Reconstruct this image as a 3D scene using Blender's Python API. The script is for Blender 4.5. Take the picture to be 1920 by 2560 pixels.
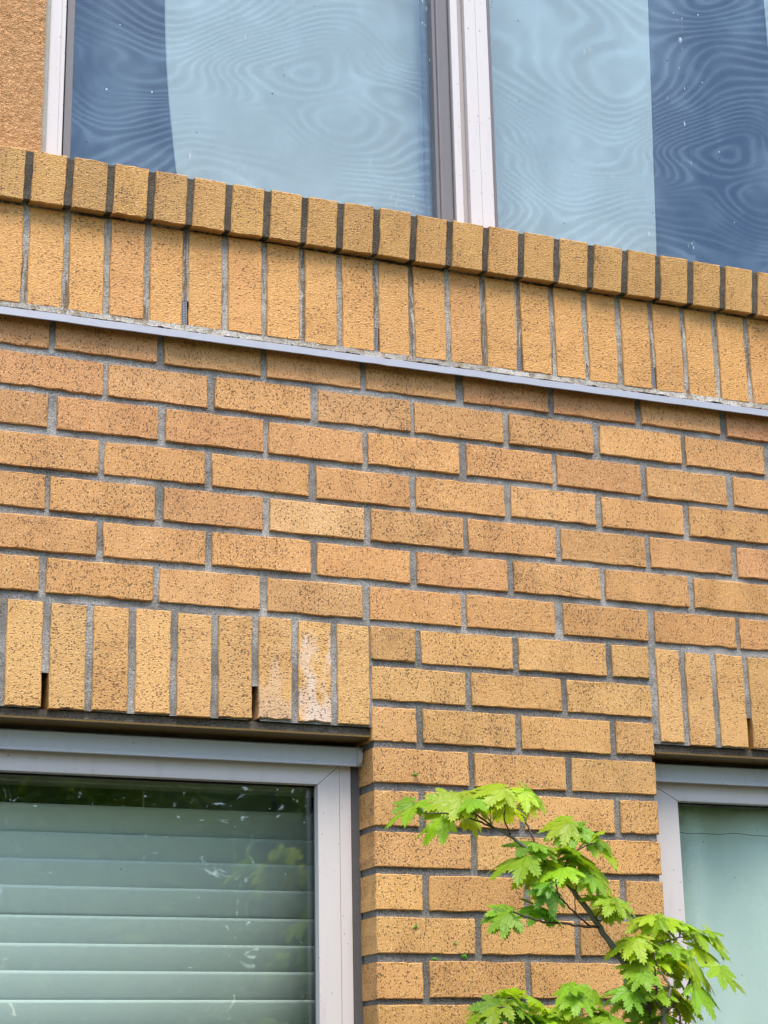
import bpy, bmesh, math, random
import numpy as np
from mathutils import Vector, Matrix

for o in list(bpy.data.objects):
    bpy.data.objects.remove(o)
S = bpy.context.scene
COL = S.collection
random.seed(11)
RNG = np.random.default_rng(11)
R = math.radians
ZG = 2.94            # height of brick course 0 above the ground
L, H = .203, .203 * 3 / 8   # brick module: length, course height

# ------------------------------------------------------------------ camera
cd = bpy.data.cameras.new('camera'); cam = bpy.data.objects.new('camera', cd); COL.objects.link(cam)
cd.sensor_fit = 'VERTICAL'; cd.sensor_height = 24; cd.lens = 24 * 1.84207
cd.clip_start = .05; cd.clip_end = 2000
CR = [[0.92502, 0.36772, -0.09554], [-0.37944, 0.88143, -0.28125], [-0.01921, 0.29641, 0.95487]]
cam.matrix_world = Matrix(((CR[0][0], CR[0][2], -CR[0][1], -0.67319),
                           (CR[1][0], CR[1][2], -CR[1][1], -3.16317),
                           (CR[2][0], CR[2][2], -CR[2][1], -1.34060 + ZG),
                           (0, 0, 0, 1)))
S.camera = cam

# ------------------------------------------------------------------ sky, sun, exposure
SUN_EL, SUN_AZ = 63, 186      # degrees; azimuth from +Y (north) clockwise
w = bpy.data.worlds.new('World'); S.world = w; w.use_nodes = True
nt = w.node_tree
sky = nt.nodes.new('ShaderNodeTexSky'); sky.sky_type = 'NISHITA'; sky.sun_disc = False
sky.sun_elevation = R(SUN_EL); sky.sun_rotation = R(SUN_AZ)
sky.air_density = 1.0; sky.dust_density = 1.6; sky.ozone_density = 1.0
bg = nt.nodes['Background']; bg.inputs['Strength'].default_value = .14
nt.links.new(sky.outputs[0], bg.inputs[0])
sd = bpy.data.lights.new('sun', 'SUN'); sun = bpy.data.objects.new('sun', sd); COL.objects.link(sun)
sd.energy = 1.5; sd.angle = R(30); sd.color = (1, .91, .79)
az, el = R(SUN_AZ), R(SUN_EL)
tosun = Vector((math.sin(az) * math.cos(el), math.cos(az) * math.cos(el), math.sin(el)))
sun.rotation_euler = tosun.to_track_quat('Z', 'Y').to_euler()
S.view_settings.view_transform = 'Standard'; S.view_settings.look = 'None'
S.view_settings.gamma = 1; S.view_settings.exposure = 1.52
S.view_settings.use_curve_mapping = False
S.render.engine = 'CYCLES'
S.cycles.use_denoising = True; S.cycles.use_adaptive_sampling = True; S.cycles.adaptive_threshold = .012
S.cycles.max_bounces = 6; S.cycles.diffuse_bounces = 3; S.cycles.glossy_bounces = 3; S.cycles.transparent_max_bounces = 16
S.cycles.caustics_reflective = False; S.cycles.caustics_refractive = False
# ------------------------------------------------------------------ helpers
def obj(name, me, mat=None, parent=None, loc=(0, 0, 0), rot=(0, 0, 0), color=None):
    o = bpy.data.objects.new(name, me); COL.objects.link(o)
    o.location = loc; o.rotation_euler = rot
    if parent is not None: o.parent = parent
    if mat is not None and me is not None and not me.materials: me.materials.append(mat)
    if color is not None: o.color = (*color, 1)
    return o
def mesh(name, verts, faces, smooth=False):
    me = bpy.data.meshes.new(name); me.from_pydata(verts, [], faces); me.validate()
    if smooth: me.polygons.foreach_set('use_smooth', [True] * len(me.polygons))
    me.update(); return me
def tag(o, label=None, cat=None, group=None, kind=None):
    if label: o['label'] = label
    if cat: o['category'] = cat
    if group: o['group'] = group
    if kind: o['kind'] = kind
    return o
def empty(name, loc, parent=None):
    o = bpy.data.objects.new(name, None); COL.objects.link(o); o.location = loc
    if parent is not None: o.parent = parent
    return o
def box(name, x0, x1, y0, y1, z0, z1, mat, parent=None, bevel=0., segs=2):
    bm = bmesh.new(); bmesh.ops.create_cube(bm, size=1)
    for v in bm.verts:
        v.co = Vector((v.co.x * (x1 - x0), v.co.y * (y1 - y0), v.co.z * (z1 - z0)))
    if bevel:
        bmesh.ops.bevel(bm, geom=list(bm.edges), offset=bevel, segments=segs, affect='EDGES', profile=.5)
    me = bpy.data.meshes.new(name); bm.to_mesh(me); bm.free()
    return obj(name, me, mat, parent, ((x0 + x1) / 2, (y0 + y1) / 2, (z0 + z1) / 2))
def extrude_x(name, prof, x0, x1, mat, parent=None, nseg=1, wob=0., closed=True):
    """a (y,z) profile swept along x"""
    n = len(prof); vs = []; fs = []
    for i in range(nseg + 1):
        x = x0 + (x1 - x0) * i / nseg
        dy = random.gauss(0, wob) if wob else 0; dz = random.gauss(0, wob) if wob else 0
        vs += [(x, y + dy, z + dz) for y, z in prof]
    for i in range(nseg):
        for j in range(n if closed else n - 1):
            a = i * n + j; b = i * n + (j + 1) % n
            fs.append((a, a + n, b + n, b))
    if closed:
        fs.append(tuple(range(n))); fs.append(tuple(range(nseg * n + n - 1, nseg * n - 1, -1)))
    me = mesh(name, vs, fs); bm = bmesh.new(); bm.from_mesh(me); bmesh.ops.recalc_face_normals(bm, faces=bm.faces); bm.to_mesh(me); bm.free()
    return obj(name, me, mat, parent)
def vnoise(x, z, scale, seed):
    """smooth 2-D value noise in -1..1"""
    g = np.random.default_rng(seed).uniform(-1, 1, (64, 64))
    u = np.asarray(x) * scale + 500.3; v = np.asarray(z) * scale + 500.7
    i = np.floor(u).astype(int); j = np.floor(v).astype(int); fu = u - i; fv = v - j
    fu = fu * fu * (3 - 2 * fu); fv = fv * fv * (3 - 2 * fv)
    G = lambda a, b: g[a % 64, b % 64]
    return (G(i, j) * (1 - fu) + G(i + 1, j) * fu) * (1 - fv) + (G(i, j + 1) * (1 - fu) + G(i + 1, j + 1) * fu) * fv
def sheet(name, x0, x1, z0, z1, step, yf, mat, parent, keep=None):
    nx = max(2, int(round((x1 - x0) / step)) + 1); nz = max(2, int(round((z1 - z0) / step)) + 1)
    X, Z = np.meshgrid(np.linspace(x0, x1, nx), np.linspace(z0, z1, nz))
    Y = yf(X, Z)
    co = np.stack([X, Y, Z], -1).reshape(-1, 3)
    i = np.arange(nz - 1)[:, None] * nx + np.arange(nx - 1)[None, :]
    f = np.stack([i, i + 1, i + 1 + nx, i + nx], -1).reshape(-1, 4)
    if keep is not None:
        f = f[keep(co[f].mean(1))]
    me = bpy.data.meshes.new(name); me.vertices.add(len(co)); me.vertices.foreach_set('co', co.ravel())
    me.loops.add(len(f) * 4); me.loops.foreach_set('vertex_index', f.ravel())
    me.polygons.add(len(f)); me.polygons.foreach_set('loop_start', np.arange(len(f)) * 4)
    me.polygons.foreach_set('use_smooth', np.ones(len(f), bool))
    me.update(calc_edges=True); me.validate()
    return obj(name, me, mat, parent)
def tube(pts, radii, sides=7):
    pts = [Vector(p) for p in pts]; vs = []; fs = []
    for i, p in enumerate(pts):
        d = (pts[min(i + 1, len(pts) - 1)] - pts[max(i - 1, 0)]).normalized()
        a = d.cross(Vector((.31, .84, .43))).normalized(); b = d.cross(a)
        for k in range(sides):
            t = 2 * math.pi * k / sides
            vs.append(p + (a * math.cos(t) + b * math.sin(t)) * radii[i])
    for i in range(len(pts) - 1):
        for k in range(sides):
            q = i * sides + k; r_ = i * sides + (k + 1) % sides
            fs.append((q, r_, r_ + sides, q + sides))
    fs.append(tuple(range(sides - 1, -1, -1))); fs.append(tuple(range((len(pts) - 1) * sides, len(pts) * sides)))
    return vs, fs

# ------------------------------------------------------------------ materials
class NT:
    def __init__(s, name):
        s.m = bpy.data.materials.new(name); s.m.use_nodes = True; s.t = s.m.node_tree
        s.t.nodes.clear(); s.out = s.n('ShaderNodeOutputMaterial')
    def n(s, kind, ins=None, **kw):
        nd = s.t.nodes.new(kind)
        for k, v in kw.items(): setattr(nd, k, v)
        for k, v in (ins or {}).items():
            if isinstance(v, bpy.types.NodeSocket): s.t.links.new(v, nd.inputs[k])
            else: nd.inputs[k].default_value = v
        return nd
    def math(s, op, a, b=0., c=0., clamp=False):
        nd = s.n('ShaderNodeMath', {0: a, 1: b, 2: c}, operation=op); nd.use_clamp = clamp; return nd.outputs[0]
    def mix(s, f, a, b, blend='MIX'):
        nd = s.n('ShaderNodeMix', data_type='RGBA', blend_type=blend)
        for sock, v in ((nd.inputs[0], f), (nd.inputs[6], a), (nd.inputs[7], b)):
            if isinstance(v, bpy.types.NodeSocket): s.t.links.new(v, sock)
            else: sock.default_value = v if isinstance(v, float) else (*v, 1) if len(v) == 3 else v
        return nd.outputs[2]
    def ramp(s, f, *stops):
        lo, hi = stops
        return s.n('ShaderNodeMapRange', {0: f, 1: lo, 2: hi, 3: 0., 4: 1.}, interpolation_type='SMOOTHSTEP').outputs[0]
    def coords(s, scale=(1, 1, 1), rand=True, kind='Object'):
        tc = s.n('ShaderNodeTexCoord').outputs[kind]
        if rand:
            r = s.n('ShaderNodeObjectInfo').outputs['Random']
            off = s.n('ShaderNodeCombineXYZ', {0: s.math('MULTIPLY', r, 91.), 1: s.math('MULTIPLY', r, 37.), 2: s.math('MULTIPLY', r, 53.)}).outputs[0]
            tc = s.n('ShaderNodeVectorMath', {0: tc, 1: off}, operation='ADD').outputs[0]
        return s.n('ShaderNodeVectorMath', {0: tc, 1: scale}, operation='MULTIPLY').outputs[0]
    def noise(s, vec, scale, detail=2., rough=.5, dist=0.):
        return s.n('ShaderNodeTexNoise', {'Vector': vec, 'Scale': scale, 'Detail': detail, 'Roughness': rough, 'Distortion': dist}).outputs[0]
    def surf(s, **ins):
        b = s.n('ShaderNodeBsdfPrincipled')
        for k, v in ins.items():
            k = k.replace('_', ' ')
            if isinstance(v, bpy.types.NodeSocket): s.t.links.new(v, b.inputs[k])
            else: b.inputs[k].default_value = (*v, 1) if isinstance(v, tuple) and len(v) == 3 else v
        s.t.links.new(b.outputs[0], s.out.inputs[0]); return s.m
    def bump(s, h, dist, strength=1.):
        return s.n('ShaderNodeBump', {'Height': h, 'Distance': dist, 'Strength': strength}).outputs[0]

def brick_material(name, stretch=(1, 1, .6), dens=.45, ripple=.35, stain=.5, eff=0., scale=360.):
    """wire-cut buff brick: the colour comes from the object's own colour, pits and drag marks from noise"""
    s = NT(name)
    oc = s.n('ShaderNodeObjectInfo').outputs['Color']
    rnd = s.n('ShaderNodeObjectInfo').outputs['Random']
    v = s.coords(stretch); v1 = s.coords()
    big = s.noise(s.coords((1, 1, .45)), 15., 2., .55)
    # open pits: random cells, random size, denser in patches and on some bricks
    vo = s.n('ShaderNodeTexVoronoi', {'Vector': v, 'Scale': scale, 'Randomness': 1.})
    cs = s.n('ShaderNodeSeparateColor', {0: vo.outputs['Color']})
    lim = s.math('MULTIPLY_ADD', cs.outputs[0], .62, s.math('MULTIPLY_ADD', big, .36, s.math('MULTIPLY_ADD', rnd, .08, dens - .80)))
    pits = s.ramp(s.math('SUBTRACT', lim, vo.outputs['Distance']), -.02, .10)
    drag = s.ramp(s.noise(s.coords((1, 1, .16)), 420., 1., .5), .655, .72)
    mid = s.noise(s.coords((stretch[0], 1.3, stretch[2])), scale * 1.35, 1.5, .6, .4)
    grain = s.noise(v1, 620., 2., .7)
    blot = s.ramp(big, .46, .70)
    c = s.mix(s.math('MULTIPLY', blot, stain), oc, s.mix(1., oc, (.76, .69, .57), 'MULTIPLY'))
    c = s.mix(s.math('MULTIPLY', s.ramp(big, .44, .26), .5), c, s.mix(1., c, (1.12, 1.16, 1.3), 'MULTIPLY'))
    c = s.mix(s.ramp(grain, .3, .7), s.mix(1., c, (.72, .68, .62), 'MULTIPLY'), s.mix(1., c, (1.22, 1.25, 1.3), 'MULTIPLY'))
    hi = s.ramp(mid, .60, .68)  # pale flecks, also painted in for the sparkle of the rough face
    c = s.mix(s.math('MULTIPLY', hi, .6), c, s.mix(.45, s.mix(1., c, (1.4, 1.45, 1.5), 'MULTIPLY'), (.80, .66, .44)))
    if eff:
        tc = s.n('ShaderNodeTexCoord').outputs['Object']
        sp = s.n('ShaderNodeSeparateXYZ', {0: tc})
        e = s.noise(s.coords((.38, 1, 1.1)), 30., 4., .6, .5)
        g = s.math('MULTIPLY_ADD', sp.outputs[0], .9, .0)   # local +x points to the foot of a soldier
        e = s.ramp(s.math('ADD', e, g), .44, .62)
        c = s.mix(s.math('MULTIPLY', e, eff), c, (.64, .53, .46))
    c = s.mix(s.math('MULTIPLY', drag, .62), c, s.mix(1., c, (.42, .33, .24), 'MULTIPLY'))
    c = s.mix(s.math('MULTIPLY', pits, .80), c, (.075, .038, .013))
    h = s.math('MULTIPLY', pits, -1.0)
    h = s.math('MULTIPLY_ADD', mid, ripple * 2.2, h)
    return s.surf(Base_Color=c, Roughness=.55, Specular_IOR_Level=.5, Normal=s.bump(h, .0020))
def mortar_material(name, c0, c1, stain=None, rough=.0012):
    s = NT(name); v = s.coords(rand=False)
    a = s.noise(v, 9., 3., .6); g = s.noise(v, 400., 2., .7); b = s.noise(v, 60., 3., .6)
    c = s.mix(s.ramp(a, .36, .66), c0, c1)
    if stain:
        st = s.ramp(s.noise(s.coords((1, 1, .12), False), 75., 3., .6, .6), .53, .60)
        c = s.mix(s.math('MULTIPLY', st, .75), c, stain)
    c = s.mix(s.ramp(g, .52, .70), c, s.mix(1., c, (.40, .38, .36), 'MULTIPLY'))
    c = s.mix(s.math('MULTIPLY', s.ramp(g, .48, .32), .9), c, s.mix(1., c, (1.7, 1.7, 1.7), 'MULTIPLY'))
    h = s.math('MULTIPLY_ADD', b, .8, g)
    return s.surf(Base_Color=c, Roughness=.95, Specular_IOR_Level=.2, Normal=s.bump(h, rough * 2.))
def plain(name, col, rough=.5, spec=.5, metal=0., var=.08, vs=14., bump=0., bs=300., spots=0.):
    s = NT(name); v = s.coords(rand=False)
    n = s.noise(v, vs, 4., .6)
    k = (1 - var * 2,) * 3
    c = s.mix(n, col, s.mix(1., col, k, 'MULTIPLY'))
    if spots:
        gr = s.ramp(s.noise(s.coords((1, 1, .2), False), 38., 4., .65), .50, .78)
        c = s.mix(s.math('MULTIPLY', gr, .22), c, s.mix(1., c, (.55, .52, .48), 'MULTIPLY'))
        d = s.ramp(s.noise(v, 130., 1., .5), .73, .76)
        c = s.mix(s.math('MULTIPLY', d, spots), c, (.06, .05, .05))
    kw = dict(Base_Color=c, Roughness=s.math('MULTIPLY_ADD', n, .12, rough - .06), Specular_IOR_Level=spec, Metallic=metal)
    if bump: kw['Normal'] = s.bump(s.noise(v, bs, 3., .6), bump)
    return s.surf(**kw)
def glass_material(name, tint, ior, wav=.0006, dirt=.5, coat=(1, 1, 1)):
    s = NT(name); v = s.coords(rand=False)
    nrm = s.bump(s.noise(s.coords((.7, 1, 1.6), False), 4., 2., .45), wav * 4)
    bf = s.n('ShaderNodeNewGeometry').outputs['Backfacing']
    io = s.math('MULTIPLY_ADD', bf, 1 / ior - ior, ior)     # same Fresnel on both faces of the thin pane
    fr = s.n('ShaderNodeFresnel', {'IOR': io, 'Normal': nrm}).outputs[0]
    tr = s.n('ShaderNodeBsdfTransparent', {0: (*tint, 1)}).outputs[0]
    gl = s.n('ShaderNodeBsdfGlossy', {'Color': (*coat, 1), 'Roughness': .012, 'Normal': nrm}).outputs[0]
    sh = s.n('ShaderNodeMixShader', {0: fr, 1: tr, 2: gl}).outputs[0]
    # dried rain spots and grit
    vo = s.n('ShaderNodeTexVoronoi', {'Vector': v, 'Scale': 32., 'Randomness': 1.})
    sz = s.n('ShaderNodeSeparateColor', {0: vo.outputs['Color']})
    spot = s.math('LESS_THAN', vo.outputs['Distance'], s.math('MULTIPLY_ADD', sz.outputs[0], .085, -.022))
    darkspot = s.math('GREATER_THAN', sz.outputs[1], .5)
    cc = s.mix(darkspot, (.62, .66, .68), (.02, .02, .02))
    streak = s.ramp(s.noise(s.coords((1, 1, .25), False), 160., 2., .6), .66, .74)
    film = s.ramp(s.noise(s.coords((1, 1, .5), False), 3.2, 3., .6), .40, .75)
    patch = s.ramp(s.noise(s.coords((1, 1, .12), False), 14., 2., .6), .58, .72)
    streak = s.math('MULTIPLY', s.math('MULTIPLY', streak, patch), .75 * dirt)
    df = s.n('ShaderNodeBsdfDiffuse', {0: cc}).outputs[0]
    dw = s.n('ShaderNodeBsdfDiffuse', {0: (.6, .64, .66, 1)}).outputs[0]
    sh = s.n('ShaderNodeMixShader', {0: s.math('MULTIPLY', spot, .8 * dirt), 1: sh, 2: df}).outputs[0]
    sh = s.n('ShaderNodeMixShader', {0: s.math('MULTIPLY_ADD', film, .02 * dirt, streak), 1: sh, 2: dw}).outputs[0]
    s.t.links.new(sh, s.out.inputs[0]); return s.m
def moire_screen_material(name):
    """clear sheet with moire reflection lines and reflected clouds painted into its colour"""
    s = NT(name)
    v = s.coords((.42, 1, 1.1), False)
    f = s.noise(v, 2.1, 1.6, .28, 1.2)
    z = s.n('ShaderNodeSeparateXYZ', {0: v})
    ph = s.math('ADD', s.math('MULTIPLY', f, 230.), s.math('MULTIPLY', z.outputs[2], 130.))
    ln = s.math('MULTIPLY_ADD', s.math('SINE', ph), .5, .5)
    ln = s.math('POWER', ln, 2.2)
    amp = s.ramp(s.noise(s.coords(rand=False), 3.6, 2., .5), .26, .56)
    cloud_reflection = s.ramp(s.noise(s.coords(rand=False), 5., 3., .6), .42, .68)  # reflected clouds painted in as lighter patches
    fac = s.math('MULTIPLY_ADD', s.math('MULTIPLY', ln, amp), .050, .004)  # moire reflection lines painted into the diffuse colour
    fac = s.math('MULTIPLY_ADD', cloud_reflection, .05, fac)
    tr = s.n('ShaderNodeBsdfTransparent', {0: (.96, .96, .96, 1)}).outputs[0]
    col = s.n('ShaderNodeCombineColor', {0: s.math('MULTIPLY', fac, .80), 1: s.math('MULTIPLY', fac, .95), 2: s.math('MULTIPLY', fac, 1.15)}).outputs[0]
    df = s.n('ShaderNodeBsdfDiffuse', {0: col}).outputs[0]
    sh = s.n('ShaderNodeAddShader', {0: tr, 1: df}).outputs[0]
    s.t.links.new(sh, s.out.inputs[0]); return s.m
def fabric_material(name, col, trans=.35):
    s = NT(name); v = s.coords(rand=False)
    n = s.noise(v, 7., 3., .6)
    wv = s.noise(s.coords((6, 1, 1), False), 300., 1., .5)
    c = s.mix(n, col, s.mix(1., col, (.88, .9, .92), 'MULTIPLY'))
    d = s.n('ShaderNodeBsdfDiffuse', {0: c, 'Normal': s.bump(wv, .0004)}).outputs[0]
    t = s.n('ShaderNodeBsdfTranslucent', {0: c}).outputs[0]
    sh = s.n('ShaderNodeMixShader', {0: trans, 1: d, 2: t}).outputs[0]
    s.t.links.new(sh, s.out.inputs[0]); return s.m
def leaf_material(name):
    s = NT(name); oc = s.n('ShaderNodeObjectInfo').outputs['Color']
    v = s.coords(rand=True)
    n = s.noise(v, 60., 3., .6)
    c = s.mix(n, s.mix(1., oc, (1.15, 1.1, 1.), 'MULTIPLY'), s.mix(1., oc, (.66, .78, .6), 'MULTIPLY'))
    mot = s.ramp(s.noise(v, 230., 2., .5), .55, .68)
    c = s.mix(s.math('MULTIPLY', mot, .28), c, s.mix(1., c, (.6, .72, .5), 'MULTIPLY'))
    rib = s.n('ShaderNodeAttribute', attribute_name='rib').outputs['Fac']
    c = s.mix(s.math('MULTIPLY', s.ramp(rib, .86, .97), .55), c, s.mix(1., c, (.55, .66, .5), 'MULTIPLY'))
    nrm = s.bump(s.noise(v, 180., 2., .5), .0012)
    p = s.n('ShaderNodeBsdfPrincipled', {'Base Color': c, 'Roughness': .42, 'Specular IOR Level': .4, 'Normal': nrm}).outputs[0]
    t = s.n('ShaderNodeBsdfTranslucent', {0: s.mix(1., c, (1.6, 1.4, .7), 'MULTIPLY')}).outputs[0]
    sh = s.n('ShaderNodeMixShader', {0: .42, 1: p, 2: t}).outputs[0]
    s.t.links.new(sh, s.out.inputs[0]); return s.m
def stucco_material(name):
    s = NT(name); v = s.coords((1, 1, 1.5), False)
    a = s.noise(v, 175., 3., .6, .8); b = s.noise(v, 380., 2., .6, .4); lo = s.noise(v, 5., 3., .6)
    c = s.mix(lo, (.66, .365, .165), (.58, .31, .135))
    c = s.mix(s.ramp(a, .46, .34), c, (.34, .17, .07))
    c = s.mix(s.math('MULTIPLY', s.ramp(a, .54, .66), .5), c, (.74, .48, .25))
    h = s.math('MULTIPLY_ADD', b, .35, s.ramp(a, .3, .7))
    return s.surf(Base_Color=c, Roughness=.85, Specular_IOR_Level=.25, Normal=s.bump(h, .0035))
M = dict(
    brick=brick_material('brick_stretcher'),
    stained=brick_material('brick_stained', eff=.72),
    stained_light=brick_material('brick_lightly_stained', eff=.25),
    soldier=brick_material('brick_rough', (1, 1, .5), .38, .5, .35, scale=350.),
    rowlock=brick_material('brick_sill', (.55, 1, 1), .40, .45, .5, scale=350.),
    mortar=mortar_material('mortar_grey', (.185, .177, .164), (.35, .34, .32)),
    mortar_pier=mortar_material('mortar_dark', (.14, .134, .124), (.225, .217, .204)),
    mortar_sold=mortar_material('mortar_light', (.27, .255, .225), (.42, .40, .36), (.13, .085, .045)),
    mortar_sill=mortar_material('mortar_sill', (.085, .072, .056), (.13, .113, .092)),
    mortar_bed=mortar_material('mortar_bed', (.30, .285, .255), (.44, .42, .38), (.22, .17, .11), .0025),
    frame=plain('frame_paint', (.595, .557, .55), .38, .45, 0., .03, 6., spots=.5),
    frame2=plain('frame_paint_taupe', (.40, .365, .35), .4, .4, 0., .05),
    channel=plain('channel_paint', (.46, .48, .50), .35, .5, 0., .05, 5., spots=.3),
    flash=plain('flashing_metal', (.33, .348, .40), .4, .4, 0., .08, 9., .0004, 40.),
    lintel=plain('lintel_paint', (.17, .105, .027), .45, .4, 0., .22, 18., .0006, 120.),
    gasket=plain('gasket_grey', (.19, .18, .185), .6, .3, 0., .1, 40.),
    sash=plain('sash_grey', (.17, .16, .17), .5, .4, 0., .1, 30.),
    edge=plain('glass_edge', (.19, .28, .265), .4, .4),
    black=plain('gasket_black', (.012, .012, .014), .6, .3),
    sealant=plain('sealant_dark', (.105, .10, .10), .75, .3, 0., .12, 60., .0008, 90.),
    sealant_light=plain('sealant_light', (.42, .40, .35), .75, .3, 0., .2, 30., .0008, 90.),
    cavity=plain('cavity_dark', (.03, .028, .026), .9, .1),
    wire=plain('vent_wire', (.42, .42, .43), .4, .5, .6, .1),
    room=plain('room_wall', (.09, .088, .085), .9, .2),
    slat=plain('slat_white', (.84, .85, .82), .5, .35, 0., .04, 3.),
    glass_low=glass_material('glass_green', (.93, .988, .968), 1.72, .00045, .5),
    glass_up=glass_material('glass_blue', (.92, .965, .955), 1.60, .0004, 1.3, (.62, .80, 1.)),
    screen=moire_screen_material('screen_painted_moire'),
    curtain_up=fabric_material('curtain_white', (.66, .675, .65)),
    curtain_low=fabric_material('curtain_cream', (.90, .93, .90), .08),
    leaf=leaf_material('maple_leaf'),
    bark=plain('maple_bark', (.17, .16, .115), .8, .2, 0., .3, 60., .0008, 200.),
    twig=plain('maple_twig', (.075, .042, .032), .6, .3, 0., .2, 80.),
    concrete=plain('concrete', (.30, .29, .27), .9, .2, 0., .15, 4., .002, 60.),
    stucco=stucco_material('stucco_orange'),
)
# ------------------------------------------------------------------ ground
gv = 150
ground = obj('ground', mesh('ground', [(-gv, -gv, 0), (gv, -gv, 0), (gv, gv, 0), (-gv, gv, 0)], [(0, 1, 2, 3)]),
             plain('planting_soil', (.13, .12, .08), .95, .1, 0., .3, 1.5, .02, 12.))
tag(ground, kind='structure')

# ------------------------------------------------------------------ the building
X0, X1 = -1.12, 2.76
building = empty('brick_building', (0, 0, 0))
tag(building, 'buff brick building with soldier courses, a projecting brick sill and pale framed windows', 'building')
building.location = (0, 0, ZG)        # every part below is set out from course 0

def brick_mesh(key, w_, h_, d_, seed):
    """brick with slightly uneven arrises; face at y=0 looking -y, local x along its length"""
    rg = random.Random(seed); out = []
    nl, ns = (10, 4) if w_ > h_ else (4, 5)
    def edge(a, b, n):
        for i in range(n):
            t = i / n; p = (a[0] + (b[0] - a[0]) * t, a[1] + (b[1] - a[1]) * t)
            out.append((p[0] + rg.gauss(0, .00045), p[1] + rg.gauss(0, .00045)))
    x, z = w_ / 2, h_ / 2
    edge((-x, -z), (x, -z), nl); edge((x, -z), (x, z), ns); edge((x, z), (-x, z), nl); edge((-x, z), (-x, -z), ns)
    for _ in range(rg.choice((0, 1, 2, 2))):     # chipped arris
        q = rg.randrange(len(out)); out[q] = (out[q][0] * (1 - (.0013 / x)), out[q][1] * (1 - (.0013 / z)))
    n = len(out); vs = []; bv = .0016
    vs += [(p[0], d_, p[1]) for p in out]
    vs += [(p[0], bv * rg.uniform(.6, 1.5), p[1]) for p in out]
    for p in out:
        b = bv * rg.uniform(.5, 1.3)
        vs.append((p[0] - math.copysign(min(b, abs(p[0])), p[0]) * (abs(p[0]) > x * .9), rg.gauss(0, .00025),
                   p[1] - math.copysign(min(b, abs(p[1])), p[1]) * (abs(p[1]) > z * .9)))
    fs = []
    for r_ in (0, n):
        for i in range(n):
            j = (i + 1) % n; fs.append((r_ + i, r_ + j, r_ + n + j, r_ + n + i))
    fs.append(tuple(range(2 * n, 3 * n)))
    me = mesh('brick_' + key, vs, fs)
    bm = bmesh.new(); bm.from_mesh(me); bmesh.ops.recalc_face_normals(bm, faces=bm.faces); bm.to_mesh(me); bm.free()
    return me
_bm = {}
def brick(parent, mat, x, z, w_, h_, d_=.092, y=0., rot=(0, 0, 0), tint=(.5, .3, .11), nvar=8):
    k = (mat, round(w_, 4), round(h_, 4))
    if k not in _bm:
        _bm[k] = [brick_mesh(mat, w_, h_, d_, hash((round(w_, 4), round(h_, 4), i)) & 0xffff) for i in range(nvar)]
        for me in _bm[k]: me.materials.append(M[mat])
    me = random.choice(_bm[k])
    return obj('brick', me, None, parent, (x, y + random.gauss(0, .0007), z),
               (rot[0] + random.gauss(0, .003), rot[1] + random.gauss(0, .0035), rot[2] + random.gauss(0, .003)), tint)
PAL = [((0.552, 0.277, 0.088), 5), ((0.563, 0.287, 0.091), 4), ((0.525, 0.262, 0.082), 3), ((0.558, 0.275, 0.091), 3), ((0.588, 0.310, 0.107), 1), ((0.541, 0.275, 0.083), 3)]
def tint(pal=PAL, jit=.06):
    c = random.choices([p for p, _ in pal], [q for _, q in pal])[0]
    k = 1 + random.gauss(0, jit * .8)
    return tuple(max(.02, v * k * (1 + random.gauss(0, .008))) for v in c)
J = .0131
# ---- running-bond wall, courses 0 to 6
def ymort(base, seed):
    return lambda X, Z: base + .0008 * vnoise(X, Z, 9, seed) + .0006 * vnoise(X, Z, 70, seed + 1) + .0006 * vnoise(X, Z, 190, seed + 2)
wall = sheet('wall', X0, X1, -6.60 * H, .52 * H, .0045, ymort(.0055, 1), M['mortar'], building)
FIX = {(4, 2): (0.630, 0.357, 0.138), (2, 0): (0.516, 0.244, 0.078), (2, 1): (0.525, 0.250, 0.080), (1, 0): (0.542, 0.274, 0.093), (3, 0): (0.530, 0.261, 0.078),
       (4, 0): (0.548, 0.275, 0.085), (6, 6): (0.525, 0.263, 0.082), (5, 4): (0.542, 0.279, 0.089), (5, 5): (0.542, 0.279, 0.088), (0, 4): (0.508, 0.234, 0.076), (0, 5): (0.513, 0.237, 0.078),
       (0, 7): (0.513, 0.229, 0.078), (4, 7): (0.567, 0.275, 0.101), (1, -1): (0.530, 0.252, 0.085), (0, -1): (0.519, 0.242, 0.078)}
ROWX = {2: .0035, 3: -.0035, 4: .003, 5: -.004, 6: -.001}
for r_ in range(7):
    for k in range(-6, 14):
        x = (k + (.5 if r_ % 2 == 0 else 1.)) * L + ROWX.get(r_, 0)
        kk = k
        if not X0 - .05 < x < X1 + .05: continue
        z = -r_ * H
        brick(wall, 'brick', x + random.gauss(0, .0012), z + random.gauss(0, .0008), L - J + random.choice((-.002, 0, .0015)), H - J, tint=FIX.get((r_, kk)) or tint())
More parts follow.
